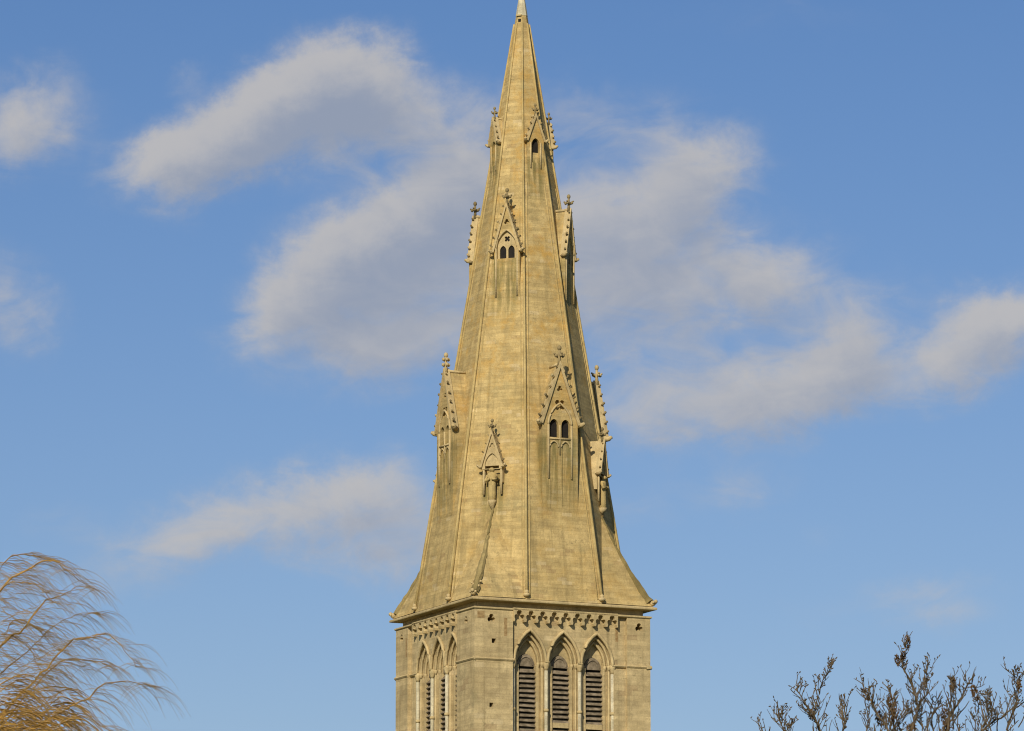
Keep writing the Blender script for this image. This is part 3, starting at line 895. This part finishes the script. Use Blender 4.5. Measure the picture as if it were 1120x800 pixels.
# dense base mass of yellow shoots low at the left, and the crown beyond the picture
for i in range(1150):
    x_ = rnd.uniform(-120, 105) if i % 2 else rnd.uniform(-30, 70)
    p = survey(x_, 880 - (116 - max(0, x_ - 40) * .35 + 26 * math.sin(x_ * .11)) * rnd.random() ** .75, WY + rnd.uniform(-1.4, 1.4))
    droop(p, rnd.uniform(.25, .7), 1 if rnd.random() < .7 else -1, rnd.uniform(.005, .009), tw, .5)
for i in range(120):
    p = survey(rnd.uniform(-50, 50), rnd.uniform(640, 790), WY + rnd.uniform(-1.2, 1.2))
    droop(p, rnd.uniform(.4, .9), 1 if rnd.random() < .85 else -1, .0042, fine, .4)
for i in range(46):   # other limbs all round
    a = rnd.uniform(0, 2 * math.pi); rr = rnd.uniform(1.2, 3.2)
    if math.cos(a) > .2 : rr *= .55
    tip = fork + Vector((math.cos(a) * rr - .4, math.sin(a) * rr, rnd.uniform(2.2, 4.9)))
    pts = smooth([fork + Vector((0, 0, rnd.uniform(0, 1))), fork.lerp(tip, .5) + Vector((0, 0, .5)), tip, tip + Vector((math.cos(a) * .5, math.sin(a) * .5, -.5))], 4)
    tube(tw, [wl(p) for p in pts], [.05 * (1 - .88 * i / (len(pts) - 1)) for i in range(len(pts))], 5, False)
    for p in pts[4:]:
        for k in range(5): droop(p, rnd.uniform(.8, 1.9), 1 if rnd.random() < .75 else -1, .0055, fine, .6)
obj('crown', tw, M_WTWIG, wil)
obj('fine_twigs', fine, M_WFINE, wil)

# --- bare tree with dry seed clusters, to the right
AY = 45.0
tre = bpy.data.objects.new('bare_tree', None); col.objects.link(tre)
abase = survey(1010, 800, AY); abase.z = 0
tre.location = abase
tre['label'] = 'bare brown tree with upright twigs and rusty seed clusters right of the church tower'
tre['category'] = 'tree'
def al(v): return v - abase
pa = AY / FPX
afork = Vector((abase.x, abase.y, 2.3))
bm = bmesh.new()
tube(bm, [al(p) for p in (abase + Vector((0, 0, -.3)), abase + Vector((0, 0, .25)), abase + Vector((.04, .02, 1.2)), afork, afork + Vector((.05, 0, 1.2)), afork + Vector((0, .1, 2.6)))], [.32, .22, .17, .15, .11, .06], 12)
obj('trunk', bm, M_RBARK, tre, True)
tw = bmesh.new()
def twig(p, d, L, r0, depth=0):
    pts = [p.copy()]; q = p.copy(); n = 4
    for i in range(n):
        d = (d + Vector((rnd.uniform(-.28, .28), rnd.uniform(-.28, .28), .12 + rnd.uniform(-.2, .2)))).normalized()
        q = q + d * (L / n); pts.append(q.copy())
    tube(tw, [al(x) for x in pts], [r0 * (1 - .5 * i / n) for i in range(n + 1)], 4, False)
    for x in pts[1:]:                     # buds
        if rnd.random() < .30:
            e = Vector((rnd.uniform(-1, 1), rnd.uniform(-1, 1), rnd.uniform(.2, 1))).normalized()
            tube(tw, [al(x), al(x + e * .012), al(x + e * .028)], [.003, .006, .002], 4, False)
    if depth < 1:
        for i in range(rnd.choice((1, 2, 2))):
            a = pts[rnd.randint(1, n - 1)]
            e = (d + Vector((rnd.uniform(-.9, .9), rnd.uniform(-.9, .9), rnd.uniform(0, .5)))).normalized()
            twig(a, e, L * rnd.uniform(.4, .65), r0 * .7, depth + 1)
    return pts
ab = [
    ([(930, 860), (898, 800), (888, 781), (877, 763), (871, 748)], -.2, 3.0),
    ([(898, 800), (891, 783), (897, 758), (902, 742), (908, 730)], .1, 2.6),
    ([(1005, 850), (997, 800), (1004, 778), (1000, 756), (990, 735), (988, 724), (992, 700)], 0, 4.2),
    ([(990, 840), (969, 797), (954, 771), (948, 760), (943, 747)], -.3, 3.2),
    ([(995, 850), (978, 792), (976, 770), (974, 755)], .3, 3.2),
    ([(1020, 850), (1035, 800), (1040, 780), (1052, 762), (1060, 747), (1068, 756), (1071, 770)], .1, 3.6),
    ([(1030, 840), (1036, 795), (1040, 765), (1042, 742)], -.4, 2.8),
    ([(1040, 850), (1074, 800), (1095, 785), (1120, 768), (1150, 758)], .2, 3.2),
    ([(1074, 800), (1080, 780), (1085, 770)], -.1, 2.2),
    ([(1100, 800), (1112, 765), (1113, 745), (1111, 737)], .3, 2.8),
    ([(1004, 778), (1010, 760), (1013, 745), (1014, 735)], -.1, 2.0),
    ([(880, 850), (860, 805), (853, 790), (853, 782)], .2, 2.4),
    ([(920, 850), (921, 800), (923, 785), (924, 772)], -.2, 2.4),
    ([(975, 800), (985, 785), (998, 778)], .2, 2.2),
    ([(1020, 830), (1020, 790), (1022, 770)], .3, 2.6),
    ([(950, 850), (948, 800), (951, 780)], .4, 2.2),
    ([(860, 850), (842, 812), (832, 799)], .2, 1.6),
    ([(870, 850), (862, 806), (866, 792)], -.3, 1.6),
    ([(1120, 850), (1130, 790), (1135, 750)], -.2, 3.0),
    ([(1060, 850), (1066, 805), (1067, 785)], .2, 2.4),
]
for path, dy, wid in ab:
    pts = [p + Vector((rnd.uniform(-.01, .01), rnd.uniform(-.05, .05), rnd.uniform(-.01, .01))) for p in smooth([survey(a, b_, AY + dy) for a, b_ in path], 4)]
    first = pts[0].z < survey(0, 825, AY).z
    pre = [afork.lerp(pts[0], t) + Vector((0, 0, -.35 * math.sin(math.pi * t))) for t in (0, .35, .7)] if first else []
    allp = pre + pts
    n = len(allp); m_ = len(pre)
    rad = [max(.0038, wid * .5 * pa * (1 - .84 * max(0, i - m_) / max(1, n - m_))) * (2.0 - .33 * i if i < m_ else 1) for i in range(n)]
    bm = bmesh.new(); tube(bm, [al(p) for p in allp], rad, 6); obj('limb', bm, M_RBARK, tre, True)
    for i in range(m_ + 1, n):
        for k in range(rnd.choice((1, 1, 2, 2))):
            d = (allp[i] - allp[i - 1]).normalized() + Vector((rnd.choice((-1, 1)) * rnd.uniform(.3, 1.0), rnd.uniform(-.6, .6), .4))
            twig(allp[i], d.normalized(), rnd.uniform(.09, .28) * (1 - .5 * (i - m_) / (n - m_)), .0044)
for i in range(150):   # thicket lower in the crown
    x_ = rnd.uniform(850, 1170) if i % 3 == 0 else rnd.uniform(950, 1170)
    p = survey(x_, rnd.uniform(788, 880), AY + rnd.uniform(-.9, .9))
    twig(p, Vector((rnd.uniform(-.6, .6), rnd.uniform(-.5, .5), 1)).normalized(), rnd.uniform(.12, .28), .0065)
for i in range(26):
    a = rnd.uniform(0, 2 * math.pi)
    tip = afork + Vector((math.cos(a) * rnd.uniform(.5, 1.7), math.sin(a) * rnd.uniform(.5, 1.7), rnd.uniform(1.2, 3.0)))
    pts = smooth([afork, afork.lerp(tip, .5) + Vector((0, 0, -.15)), tip], 4)
    tube(tw, [al(p) for p in pts], [.035 * (1 - .7 * i / (len(pts) - 1)) for i in range(len(pts))], 5, False)
    for p in pts[4:]:
        for k in range(3): twig(p, Vector((rnd.uniform(-.9, .9), rnd.uniform(-.9, .9), .7)).normalized(), rnd.uniform(.15, .35), .0065)
obj('crown', tw, M_RBARK, tre)

def cluster(px_, py_, w, h, tilt, n=0):
    n = int(16 + w * h * 1.15)
    bm = bmesh.new()
    c = survey(px_, py_, AY)
    for i in range(n):
        a, rr = rnd.uniform(0, 2 * math.pi), math.sqrt(rnd.random())
        u, v = rr * math.cos(a) * w * pa * .85, rr * math.sin(a) * h * pa * 1.05
        ct, st = math.cos(R_(tilt)), math.sin(R_(tilt))
        p = c + Vector((u * ct - v * st, rnd.uniform(-1, 1) * w * pa * .8, u * st + v * ct))
        e1 = Vector((rnd.uniform(-.6, .6), rnd.uniform(-.6, .6), rnd.uniform(-1, 1))).normalized() * rnd.uniform(.012, .032)
        e2 = e1.cross(Vector((rnd.uniform(-1, 1), rnd.uniform(-1, 1), rnd.uniform(-1, 1)))).normalized() * rnd.uniform(.004, .009)
        vs = [bm.verts.new(al(p + q)) for q in (e1, e2, -e1, -e2, e1.cross(e2).normalized() * .006)]
        bm.faces.new((vs[0], vs[1], vs[4])); bm.faces.new((vs[1], vs[2], vs[4])); bm.faces.new((vs[2], vs[3], vs[4])); bm.faces.new((vs[3], vs[0], vs[4]))
    obj('seed_cluster', bm, M_CLUMP, tre)
for c in [(964, 787, 7, 9, 35), (978, 778, 6, 10, 0), (973, 766, 3, 7, 0), (947, 760, 3.5, 7, 25), (1042, 748, 4, 8, 0), (1066, 758, 4, 9, 15), (981, 722, 3, 6, 15),
          (988, 717, 3, 5, 0), (992, 702, 4, 7, 0), (1034, 785, 6, 9, 0), (887, 781, 3, 5, 15), (1012, 746, 3, 6, 0), (1037, 798, 7, 7, 0),
          (997, 797, 6, 6, 0), (1115, 752, 3, 6, 10)]:
    cluster(*c)
